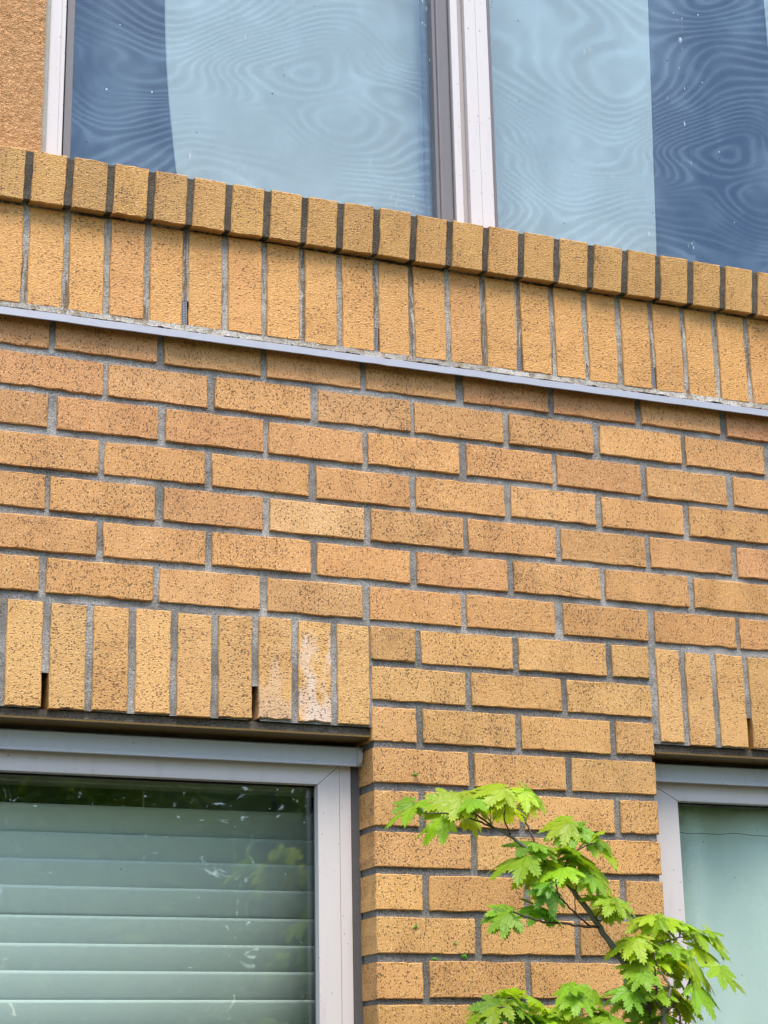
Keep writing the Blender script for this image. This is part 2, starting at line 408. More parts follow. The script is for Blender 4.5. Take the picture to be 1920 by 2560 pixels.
# ---- pier between the lower windows
PX0, PX1 = .6155, 1.2065
pier = box('pier', PX0 + .004, PX1 - .004, .0058, .2, -22.5 * H, -6.605 * H, M['mortar_pier'], building)
pier.data.transform(Matrix.Translation(pier.location)); pier.location = (0, 0, 0)
PPAL = [((0.551, 0.298, 0.093), 4), ((0.572, 0.317, 0.103), 3), ((0.535, 0.283, 0.086), 3), ((0.562, 0.300, 0.098), 2)]
for r_ in range(7, 23):
    cuts = [PX0 - J / 2, 3.5 * L, 4.5 * L, 5.5 * L, PX1 + J / 2] if r_ % 2 else [PX0 - J / 2, 4 * L, 5 * L, PX1 + J / 2]
    sh = random.gauss(.002, .0015)
    for i, (a, b) in enumerate(zip(cuts[:-1], cuts[1:])):
        a_ = a + (sh if i else 0); b_ = b + (sh if i < len(cuts) - 2 else 0)
        wd = round((b_ - a_ - J) / .0015) * .0015
        brick(pier, 'brick', (a_ + b_) / 2, -r_ * H + random.gauss(0, .0006), wd, H - J, tint=tint(PPAL))
# ---- lower soldier courses over the windows, carried on steel lintels
SB, ST = -9.065 * H, -6.62 * H
def lower_soldiers(xs, x0, x1, weeps, seed, stained={}):
    def keep(c):
        k = np.ones(len(c), bool)
        for wx in weeps: k &= ~((np.abs(c[:, 0] - wx) < .011) & (c[:, 2] < SB + .062))
        return k
    sc = sheet('soldier_course', x0, x1, SB - .002, ST + .004, .0045, ymort(.0055, seed), M['mortar'], building, keep)
    for i, (a, b) in enumerate(zip(xs[:-1], xs[1:])):
        m = stained.get(i, 'brick')
        t = tint([((0.572, 0.320, 0.102), 3), ((0.592, 0.334, 0.112), 3), ((0.551, 0.304, 0.092), 3), ((0.572, 0.311, 0.095), 2)])
        brick(sc, m, (a + b) / 2, (SB + ST) / 2 + random.gauss(0, .0012), ST - SB, round((b - a - J) / .001) * .001, rot=(0, R(90), 0), tint=t)
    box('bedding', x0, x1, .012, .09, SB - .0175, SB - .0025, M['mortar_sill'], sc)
    return sc
xl = [(-14 + i) * H + .125 * H - .0005 for i in range(23)]
left_sc = lower_soldiers(xl, X0, PX0 + .004, (xl[14], xl[19]), 21, {19: 'stained_light', 20: 'stained'})
left_sc['label'] = 'upright brick course over the window with blinds, two bricks stained white'
xr = [15.93 * H + .0045, 16.86 * H, 17.80 * H, 18.78 * H] + [(19.77 + i * .99) * H for i in range(17)]
lower_soldiers(xr, PX1 - .004, X1, (xr[3], xr[8]), 31)
box('cavity_back', X0, X1, .094, .12, -9.1 * H, .5 * H, M['cavity'], building)
for a, b in ((X0, PX0 - .006), (PX1 + .004, X1)):
    lt = extrude_x('lintel', [(.0015, SB - .0212), (.0015, SB - .018), (.10, SB - .018), (.10, SB - .0225), (.006, SB - .0225)], a, b, M['lintel'], building)
# ---- shelf-angle flashing under the upper soldier course
extrude_x('flashing', [(.03, .046), (-.0100, .0342), (-.0205, .0290), (-.0225, .0150), (-.0210, .0140), (-.0185, .0265), (.03, .042)], X0, X1, M['flash'], building, 160, .00025)
# ---- upper soldier course
UB, UT = .0505, .2455
xu = [-.72, .28, 1.29, 2.30, 3.29, 4.32, 5.34, 6.36, 7.38, 8.40, 9.39, 10.43, 11.47, 12.50, 13.51, 14.51, 15.54, 16.57, 17.59, 18.62, 19.65]
xu = [xu[0] - 1.01 * i for i in range(13, 0, -1)] + xu + [xu[-1] + 1.03 * i for i in range(1, 16)]
xu = [x * H for x in xu]
WV = [xu[13 + i] for i in (4, 9, 13, 17)]
def keepu(c):
    k = np.ones(len(c), bool)
    for wx in WV: k &= ~((np.abs(c[:, 0] - wx) < .009) & (c[:, 2] < UB + .050))
    return k
us = sheet('soldier_course', X0, X1, UB - .001, UT + .011, .004, ymort(.0044, 41), M['mortar_sold'], building, keepu)
us['label'] = 'upright brick course between the metal flashing and the brick sill'
UPAL = [((0.583, 0.291, 0.076), 5), ((0.573, 0.283, 0.076), 3), ((0.598, 0.301, 0.079), 3), ((0.578, 0.281, 0.077), 1)]
for a, b in zip(xu[:-1], xu[1:]):
    if a < X0 - .04 or b > X1 + .04: continue
    brick(us, 'soldier', (a + b) / 2, (UB + UT) / 2 + random.gauss(0, .001), UT - UB, round((b - a - J + .001) / .001) * .001, rot=(0, R(90), 0), tint=tint(UPAL, .04))
# rough bedding mortar squeezed out along the flashing
def ybed(X, Z):
    t = (Z - .033) / (UB + .001 - .033)
    return -.0045 * (1 - t) + .001 * t - .0022 * np.clip(vnoise(X, Z, 60, 51) + .4 * vnoise(X, Z, 160, 52), -1, 1) * (1 - .5 * t) - .0035 * (1 - t) ** 2
def keepb(c):
    e = .0375 + .0022 * vnoise(c[:, 0], c[:, 0] * 0, 34, 53) + .0012 * vnoise(c[:, 0], c[:, 0] * 0, 140, 54)
    return c[:, 2] > e
sheet('bedding', X0, X1, .033, UB + .001, .0022, ybed, M['mortar_bed'], us, keepb)
# wire-mesh weep vents
for wx in WV:
    vs, fs = [], []
    def bar(x0, x1, y0, y1, z0, z1):
        b = len(vs)
        vs.extend([(x0, y0, z0), (x1, y0, z0), (x1, y1, z0), (x0, y1, z0), (x0, y0, z1), (x1, y0, z1), (x1, y1, z1), (x0, y1, z1)])
        fs.extend([tuple(b + i for i in q) for q in ((0, 3, 2, 1), (4, 5, 6, 7), (0, 1, 5, 4), (1, 2, 6, 5), (2, 3, 7, 6), (3, 0, 4, 7))])
    for i in range(4):
        x = wx - .0065 + i * .0030; bar(x - .0004, x + .0004, .0035, .0043, UB - .004, UB + .050)
    for i in range(16):
        z = UB - .003 + i * .0034; bar(wx - .0068, wx + .0030, .0037, .0045, z - .0004, z + .0004)
    vo = obj('weep_vent', mesh('weep_vent', vs, fs), M['wire'], us)
    box('weep_vent_back', wx - .007, wx + .007, .012, .03, UB - .004, UB + .052, M['black'], us)
# ---- projecting rowlock sill
xs_ = [-.80, .21, 1.235, 2.255, 3.26, 4.275, 5.295, 6.305, 7.29, 8.285, 9.33, 10.37, 11.425, 12.48, 13.54]
xs_ = [xs_[0] - 1.02 * i for i in range(14, 0, -1)] + xs_ + [xs_[-1] + 1.045 * i for i in range(1, 23)]
xs_ = [x * H for x in xs_]
TILT = R(8)
RB = Vector((0, -.0215, .2470))       # front lower arris
up = Vector((0, -math.sin(TILT), math.cos(TILT))); back = Vector((0, math.cos(TILT), math.sin(TILT)))
sh_ = .0968
sc_ = RB + up * (sh_ / 2)
prof = [RB + back * .0045 + up * .003, RB + back * .0045 + up * (sh_ - .003), RB + back * .17 + up * (sh_ - .003), RB + back * .17 + up * .003]
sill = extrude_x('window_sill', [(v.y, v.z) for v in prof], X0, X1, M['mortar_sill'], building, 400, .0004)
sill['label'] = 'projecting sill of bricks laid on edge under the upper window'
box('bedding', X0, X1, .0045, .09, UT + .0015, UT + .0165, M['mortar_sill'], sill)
SPAL = [((0.568, 0.301, 0.079), 4), ((0.551, 0.288, 0.075), 3), ((0.588, 0.317, 0.088), 2), ((0.540, 0.280, 0.072), 1)]
for a, b in zip(xs_[:-1], xs_[1:]):
    if a < X0 - .04 or b > X1 + .04: continue
    brick(sill, 'rowlock', (a + b) / 2, sc_.z + random.gauss(0, .0005), round((b - a - J - .001) / .001) * .001, round((sh_ + 0) / .001) * .001,
          .18, sc_.y + random.gauss(0, .0006), rot=(TILT, 0, 0), tint=tint(SPAL, .05))

# ---- stucco wall beside the upper window
def yst(X, Z): return .034 + .0010 * vnoise(X, Z, 95, 61) + .0012 * vnoise(X, Z, 190, 62)
st = sheet('stucco_wall', X0, -.0275, .30, 2.1, .0035, yst, M['stucco'], building)
st['label'] = 'rough orange brown stucco beside the upper window'
sr = sheet('stucco_wall', 2.0605, X1, .30, 2.1, .006, yst, M['stucco'], building)
sr['label'] = 'rough stucco past the right end of the upper window'
box('stucco_edge', 2.0615, X1, .039, .12, .30, 2.1, M['stucco'], sr)
box('stucco_edge', X0, -.0285, .039, .12, .30, 2.1, M['stucco'], st)

# ------------------------------------------------------------------ upper window
uw = empty('window', (.9, .06, .36), building)
uw['label'] = 'wide upper window in two lights, white curtains behind blue reflections'
def ub(name, x0, x1, y0, y1, mat, z0=.27, z1=2.1, bevel=.001):
    o = box(name, x0, x1, y0, y1, z0, z1, M[mat], uw, bevel)
    o.location -= Vector((.9, .06, .36)); return o
ub('sealant', -.0285, -.0155, .044, .12, 'sealant_light', bevel=.003)
ub('frame', -.0166, .0075, .052, .13, 'frame')
ub('frame', .0078, .0170, .056, .13, 'frame')
ub('gasket', .0172, .0205, .064, .13, 'black')
ub('sash', .0207, .0355, .062, .13, 'sash')
ub('sash', .8075, .8150, .066, .13, 'sash')
ub('sash', .8153, .8440, .062, .13, 'sash', bevel=.004)
ub('gasket', .8442, .8470, .070, .13, 'black')
ub('mullion', .8472, .8640, .056, .13, 'frame', bevel=.0015)
ub('gasket', .8642, .8668, .072, .13, 'black')
ub('mullion', .8670, .8772, .064, .13, 'frame2')
ub('mullion', .8775, .9040, .050, .13, 'frame', bevel=.0012)
ub('mullion', .9043, .9320, .0505, .13, 'frame', bevel=.0012)
ub('gasket', .9322, .9352, .060, .13, 'black')
ub('sash', .9354, .9452, .062, .13, 'sash')
ub('frame', 1.98, 2.06, .05, .13, 'frame')
ub('frame', X0 + 1.0, 2.06, .062, .13, 'frame2', .27, .335)
def up_(name, x0, x1, y0, y1, mat):
    return ub(name, x0, x1, y0, y1, mat, .335, 2.1, 0)
up_('pane', .0357, .8073, .078, .084, 'glass_up')
up_('pane', .9454, 1.9795, .078, .084, 'glass_up')
up_('painted_moire_screen', .030, .8445, .0945, .0955, 'screen')  # sheet behind the pane carrying the painted moire reflection
up_('painted_moire_screen', .9356, 1.985, .0945, .0955, 'screen')
# dark setting block peeping over the sill
o = box('setting_block', .105, .140, .066, .076, .33, .352, M['black'], uw); o.location -= Vector((.9, .06, .36))

def room(name, x0, x1, y0, y1, z0, z1, label):
    vs = [(x, y, z) for z in (z0, z1) for y in (y0, y1) for x in (x0, x1)]
    fs = [(0, 1, 3, 2), (4, 6, 7, 5), (2, 3, 7, 6), (0, 2, 6, 4), (1, 5, 7, 3)]
    o = obj(name, mesh(name, vs, fs), M['room'], building); o['label'] = label; return o
room('room', -.25, 2.1, .131, 2.6, .15, 2.3, 'dim room behind the upper window')
room('room', X0 - .2, .70, .131, 2.2, -2.0, -.60, 'dim room behind the window with blinds')
room('room', 1.10, 2.9, .131, 2.2, -2.0, -.60, 'dim room behind the window with the pale curtain')
box('wall_backing', -.25, 2.1, .17, .3, .05, .20, M['cavity'], building)

# ------------------------------------------------------------------ lower windows
def lower_window(x0, x1, side, label):
    """side: which jamb stands against the pier ('R' or 'L')"""
    wn = empty('window', ((x0 + x1) / 2, .07, -1.7), building); wn['label'] = label
    off = Vector(wn.location)
    def wb(name, a, b, y0, y1, z0, z1, mat, bevel=.001):
        o = box(name, a, b, y0, y1, z0, z1, M[mat], wn, bevel); o.location -= off; return o
    zt, zg, zb = -.7535, -.7905, -1.70
    fw = .0645
    # mitred head, jambs and bottom rail
    def member(pts, mat='frame'):
        vs = [(x, y, z) for y in (.0700, .0900) for x, z in pts]; n = len(pts)
        fs = [tuple(range(n)), tuple(range(2 * n - 1, n - 1, -1))] + [(i, i + n, (i + 1) % n + n, (i + 1) % n) for i in range(n)]
        me = mesh('frame', vs, fs); bm = bmesh.new(); bm.from_mesh(me); bmesh.ops.recalc_face_normals(bm, faces=bm.faces)
        bmesh.ops.bevel(bm, geom=list(bm.edges), offset=.0007, segments=1, affect='EDGES'); bm.to_mesh(me); bm.free()
        o = obj('frame', me, M[mat], wn); o.location = -off
    s_ = 1 if side == 'R' else -1
    xo, xi = (x1 - .0185, x1 - .0185 - fw) if side == 'R' else (x0 + .0185, x0 + .0185 + fw + .004)
    far_o, far_i = (x0, x0 + fw) if side == 'R' else (x1, x1 - fw)
    e = .0006
    xm = xo - s_ * .0225
    if side == 'R': member([(xo, zt), (xo, zb), (xm + e, zb), (xm + e, zt)])
    else: xm = xo + .0
    g = .0004
    member([(far_o, zt), (xm, zt), (xi, zg), (far_i, zg)])
    member([(xm, zt - g - .0005), (xm, zb), (xi, zb), (xi, zg - g - .0005)])
    member([(far_o, zb + .06), (xi - s_ * g, zb + .06), (xi - s_ * g, zb), (far_o, zb)])
    a, b = min(xi, far_i), max(xi, far_i)
    # inner glazing stop, dark line at the head, pane
    wb('glazing_stop', a - .01, b + .01, .0905, .098, zg + .0035, zg + .02, 'gasket', 0)
    wb('gasket', a - .01, b + .01, .0985, .104, zg - .0015, zg + .02, 'black', 0)
    sx = xi + s_ * .008
    wb('gasket', min(sx, xi + s_ * .014), max(sx, xi + s_ * .014), .104, .110, zb, zg, 'edge', 0)
    wb('pane', a - .016, b + .016, .0985, .1035, zb, zg - .002, 'glass_low', 0)
    wb('glass_spacer', min(xi + s_ * .010, xi + s_ * .016), max(xi + s_ * .010, xi + s_ * .016), .112, .122, zb, zg, 'edge', 0)
    # head channel with its drip lip
    ce = (x0 if side == 'R' else x0 + .001, x1 - .0015 if side == 'R' else x1)
    hc = extrude_x('head_channel', [(.058, -.720), (.0500, -.7235), (.0500, -.7505), (.0490, -.7515), (.0485, -.7570), (.0515, -.7580), (.0690, -.7540), (.0690, -.720)], ce[0], ce[1], M['channel'], wn)
    hc.location = -off
    # dark sealant between frame and brick
    sa, sb_ = (xo + .0003, x1 + .003) if side == 'R' else (x0 - .003, xo - .0003)
    wb('sealant', sa, sb_, .0725, .12, zb, zt + .03, 'sealant', .002)
    return wn, off
wl, offl = lower_window(X0, PX0 + .001, 'R', 'lower window with horizontal blinds left of the brick pier')
wr, offr = lower_window(PX1, X1, 'L', 'lower window with a pale curtain right of the brick pier')
# smeared mastic at the channel's end
vs, fs = tube([(.606, .052, -.722), (.609, .046, -.735), (.608, .046, -.748), (.605, .0475, -.7575)], [.004, .006, .0065, .0035], 8)
o = obj('mastic', mesh('mastic', vs, fs, True), M['sealant_light'], wl); o.location = -offl
# base wall under the windows (below the picture)
base = box('base_wall', X0, X1, .002, .3, -ZG - .05, -1.7205, M['concrete'], building)

# ------------------------------------------------------------------ blinds and curtains
blind = empty('window_blind', (-.2, .2, ZG - .82)); tag(blind, 'white horizontal slat blind hanging closed behind the left lower window', 'blind')
PITCH = .0485
def slat_mesh():
    prof = []
    n = 9; W_ = .054; t0 = R(74)
    for side in (0, 1):
        for i in range(n) if side == 0 else range(n - 1, -1, -1):
            u = (i / (n - 1) - .5) * W_
            bow = .0028 * (1 - (2 * u / W_) ** 2) - side * .0016
            y = -bow * math.sin(t0) + u * math.cos(t0) * -1; z = u * math.sin(t0) - bow * math.cos(t0) * -1
            prof.append((y, z))
    return prof
sp_ = slat_mesh()
sl = None
for i in range(19):
    z = -.8285 - .025 - i * PITCH
    if sl is None:
        sl = extrude_x('slat', sp_, -.90, .83, M['slat'], blind); sl.data.polygons.foreach_set('use_smooth', [len(p.vertices) == 4 for p in sl.data.polygons]); o = sl
    else:
        o = sl.copy(); COL.objects.link(o)
    o.location = (random.gauss(0, .001), random.gauss(0, .0008), z + .82 + random.gauss(0, .0008)); o.rotation_euler = (random.gauss(0, .015), random.gauss(0, .0006), 0)
o = box('head_rail', -1.10, .63, .17, .225, -.79, -.745, M['frame2'], blind, .002); o.location -= Vector((-.2, .2, -.82))
for x in (-.55, .25):
    o = box('ladder_cord', x - .0012, x + .0012, .232, .234, -1.72, -.79, M['frame2'], blind); o.location -= Vector((-.2, .2, -.82))

def curtain(name, x0f, x1f, y0, z0, z1, amp, wl_, mat, seed, label, flat=.5):
    nx, nz = 150, 30; vs = []; fs = []
    for j in range(nz + 1):
        z = z0 + (z1 - z0) * j / nz
        a, b = x0f(z), x1f(z)
        for i in range(nx + 1):
            x = a + (b - a) * i / nx
            ph = x / wl_ * 2 * math.pi + 1.3 * math.sin(x * 9 + seed) + .15 * math.sin(z * 3 + seed)
            y = y0 + amp * (math.sin(ph) * (.6 + .4 * math.sin(x * 5 + seed)) + flat * math.sin(ph * .37 + seed))
            vs.append((x, y, z + ZG))
    n = nx + 1
    for j in range(nz):
        for i in range(nx):
            q = j * n + i; fs.append((q, q + 1, q + n + 1, q + n))
    o = obj(name, mesh(name, vs, fs, True), M[mat])
    m = o.modifiers.new('cloth', 'SOLIDIFY'); m.thickness = .0012
    return tag(o, label, 'curtain')
curtain('curtain', lambda z: .278 - (z - .454) * .072 - .01 * math.sin((z - .4) * 6), lambda z: .838 + .02 * (z - .45), .168, .20, 2.0, .004, .16, 'curtain_up', 1, 'white curtain behind the left light of the upper window')
curtain('curtain', lambda z: .955, lambda z: 1.392 + (z - .4585) * .036, .170, .20, 2.0, .005, .22, 'curtain_up', 4, 'white curtain right of the pale mullion in the upper window')
curtain('curtain', lambda z: 1.745, lambda z: 2.0, .172, .20, 2.0, .005, .2, 'curtain_up', 7, 'sliver of white curtain at the upper window by the right picture edge')
lc = curtain('curtain', lambda z: 1.20, lambda z: 2.6, .150, -1.75, -.785, .017, .13, 'curtain_low', 2, 'pale curtain hanging behind the right lower window')
vs, fs = tube([(x, .124 + .001 * math.sin(x * 40), ZG - .8445 - .012 * (x - 1.4) + .0022 * math.sin(x * 31) + .0012 * math.sin(x * 83)) for x in np.linspace(1.22, 2.4, 60)], [.0006] * 60, 5)
cord = obj('curtain_wire', mesh('curtain_wire', vs, fs, True), M['black']); tag(cord, 'thin dark sagging wire across the top of the pale curtain', 'wire')

# bits of leaf blown onto the pier
for i, (x, z, sz, lb) in enumerate(((.697, -.776, .006, 'tiny green leaf scrap near the pier\'s left edge, above the maple'), (.691, -1.0495, .0065, 'green leaf scrap on a pier brick left of the maple twigs'),
                          (.767, -1.079, .005, 'sliver of green leaf low on the pier brick'), (.7285, -1.1057, .0075, 'curled green leaf scrap lodged in the pier joint, nearer the window'),
                          (.787, -1.100, .008, 'flat green leaf scrap lodged in the pier joint, nearer the maple'))):
    rg = random.Random(i); n = 9; y = -.0025 if i not in (3, 4) else .0015
    pts = [(sz * (rg.uniform(.5, 1.1)) * math.cos(k / n * 2 * math.pi), rg.uniform(-.0008, .0008), .6 * sz * rg.uniform(.5, 1.1) * math.sin(k / n * 2 * math.pi)) for k in range(n)]
    vs = pts + [(0, -.0018, 0), ] ; fs = [(k, (k + 1) % n, n) for k in range(n)]
    o = obj('leaf_scrap', mesh('leaf_scrap', vs, fs), M['leaf'], None, (x, y, z + ZG), (0, rg.uniform(-1, 1), 0), (.12, .34, .03))
    tag(o, lb, 'leaf', 'leaf scraps on the pier')
# ---- measured stems and leaves (metres from course 0)
BR=[([(1.0017,-0.4600,-2.9900),(0.9867,-0.4550,-2.2000),(0.9567,-0.4450,-1.6000),(0.9117,-0.4400,-1.2381),(0.8989,-0.4400,-1.2094),(0.8867,-0.4350,-1.1804),(0.8708,-0.4300,-1.1440),(0.8521,-0.4250,-1.1147),(0.8354,-0.4200,-1.0852),(0.8126,-0.4150,-1.0521),(0.7875,-0.4100,-1.0188),(0.7761,-0.4050,-1.0037),(0.7524,-0.4000,-0.9815),(0.7305,-0.3950,-0.9666),(0.7086,-0.3900,-0.9479),(0.6907,-0.3850,-0.9347),(0.6685,-0.3800,-0.9236),(0.6504,-0.3750,-0.9160),(0.6240,-0.3700,-0.9069),(0.5934,-0.3650,-0.9017),(0.5546,-0.3600,-0.9024)],11.0,1.4),
([(0.7441,-0.4000,-0.9791),(0.7416,-0.3900,-0.9619),(0.7420,-0.3750,-0.9337),(0.7359,-0.3600,-0.9053),(0.7290,-0.3500,-0.8850),(0.7213,-0.3450,-0.8731)],2.2,1.2),
([(0.6963,-0.3860,-0.9388),(0.6820,-0.4000,-0.9202),(0.6768,-0.4100,-0.8993)],1.4,0.9),
([(0.6726,-0.3800,-0.9261),(0.6412,-0.3950,-0.9116),(0.6165,-0.4000,-0.9020)],1.8,1.0),
([(0.8354,-0.4200,-1.0852),(0.7985,-0.4300,-1.0837),(0.7601,-0.4400,-1.0808),(0.7179,-0.4500,-1.0805),(0.6847,-0.4600,-1.0748),(0.6584,-0.4650,-1.0668)],2.6,1.3),
([(0.8133,-0.4260,-1.0839),(0.7817,-0.4400,-1.0659),(0.7566,-0.4500,-1.0492),(0.7423,-0.4550,-1.0355),(0.7414,-0.4550,-1.0137)],1.8,1.1),
([(0.7809,-0.4400,-1.0660),(0.7864,-0.4300,-1.0393),(0.7922,-0.4250,-1.0203)],1.2,0.9),
([(0.9487,-0.4450,-1.5500),(0.9137,-0.4700,-1.2397),(0.9162,-0.4700,-1.2206),(0.9212,-0.4700,-1.2084),(0.9312,-0.4650,-1.1836),(0.9295,-0.4650,-1.1775),(0.9241,-0.4600,-1.1640),(0.9175,-0.4550,-1.1513)],4.6,1.4),
([(0.9184,-0.4700,-1.2180),(0.9507,-0.4600,-1.1992),(0.9730,-0.4500,-1.1791),(0.9916,-0.4400,-1.1534),(1.0024,-0.4350,-1.1494)],2.6,1.3),
([(0.9117,-0.4400,-1.2381),(0.8998,-0.4500,-1.2214),(0.9056,-0.4550,-1.2007),(0.9102,-0.4600,-1.1834),(0.9056,-0.4650,-1.1626),(0.9027,-0.4700,-1.1489)],2.4,1.2),
([(0.9143,-0.4700,-1.2171),(0.8989,-0.4800,-1.2072),(0.8775,-0.4900,-1.1956)],1.6,0.9),
([(0.9487,-0.4450,-1.3500),(0.9477,-0.4600,-1.2395),(0.9500,-0.4550,-1.2200),(0.9363,-0.4550,-1.2077),(0.9152,-0.4600,-1.2000)],2.2,1.0),
([(0.9549,-0.4450,-1.1789),(0.9313,-0.4650,-1.1810),(0.9027,-0.4800,-1.1837),(0.8827,-0.4900,-1.1799)],1.5,0.9),
([(0.9175,-0.4550,-1.1513),(0.9138,-0.4500,-1.1261),(0.9312,-0.4400,-1.1108),(0.9492,-0.4350,-1.1075)],1.5,1.0),
([(0.9492,-0.4350,-1.1075),(0.9822,-0.4200,-1.0987),(1.0079,-0.4100,-1.0948)],1.1,0.8),
([(0.8375,-0.4200,-1.0751),(0.8258,-0.4250,-1.0694),(0.8324,-0.4350,-1.0586),(0.8390,-0.4400,-1.0571)],1.4,0.9),
([(0.7769,-0.4050,-1.0043),(0.7884,-0.4100,-0.9735),(0.8025,-0.4200,-0.9615),(0.8148,-0.4250,-0.9544),(0.8270,-0.4300,-0.9501)],1.8,1.0),
([(0.7884,-0.4100,-0.9735),(0.7862,-0.4050,-0.9657),(0.7973,-0.4000,-0.9445)],1.3,0.9),
([(0.9467,-0.4450,-1.4800),(0.7717,-0.4600,-1.2863),(0.7195,-0.4650,-1.2539),(0.6865,-0.4700,-1.2370),(0.6651,-0.4750,-1.2254),(0.6437,-0.4800,-1.2155),(0.6146,-0.4850,-1.2123)],2.6,0.9),
([(0.7717,-0.4600,-1.2863),(0.7995,-0.4500,-1.2453),(0.7986,-0.4500,-1.2264),(0.7952,-0.4500,-1.2143)],1.8,0.9)]
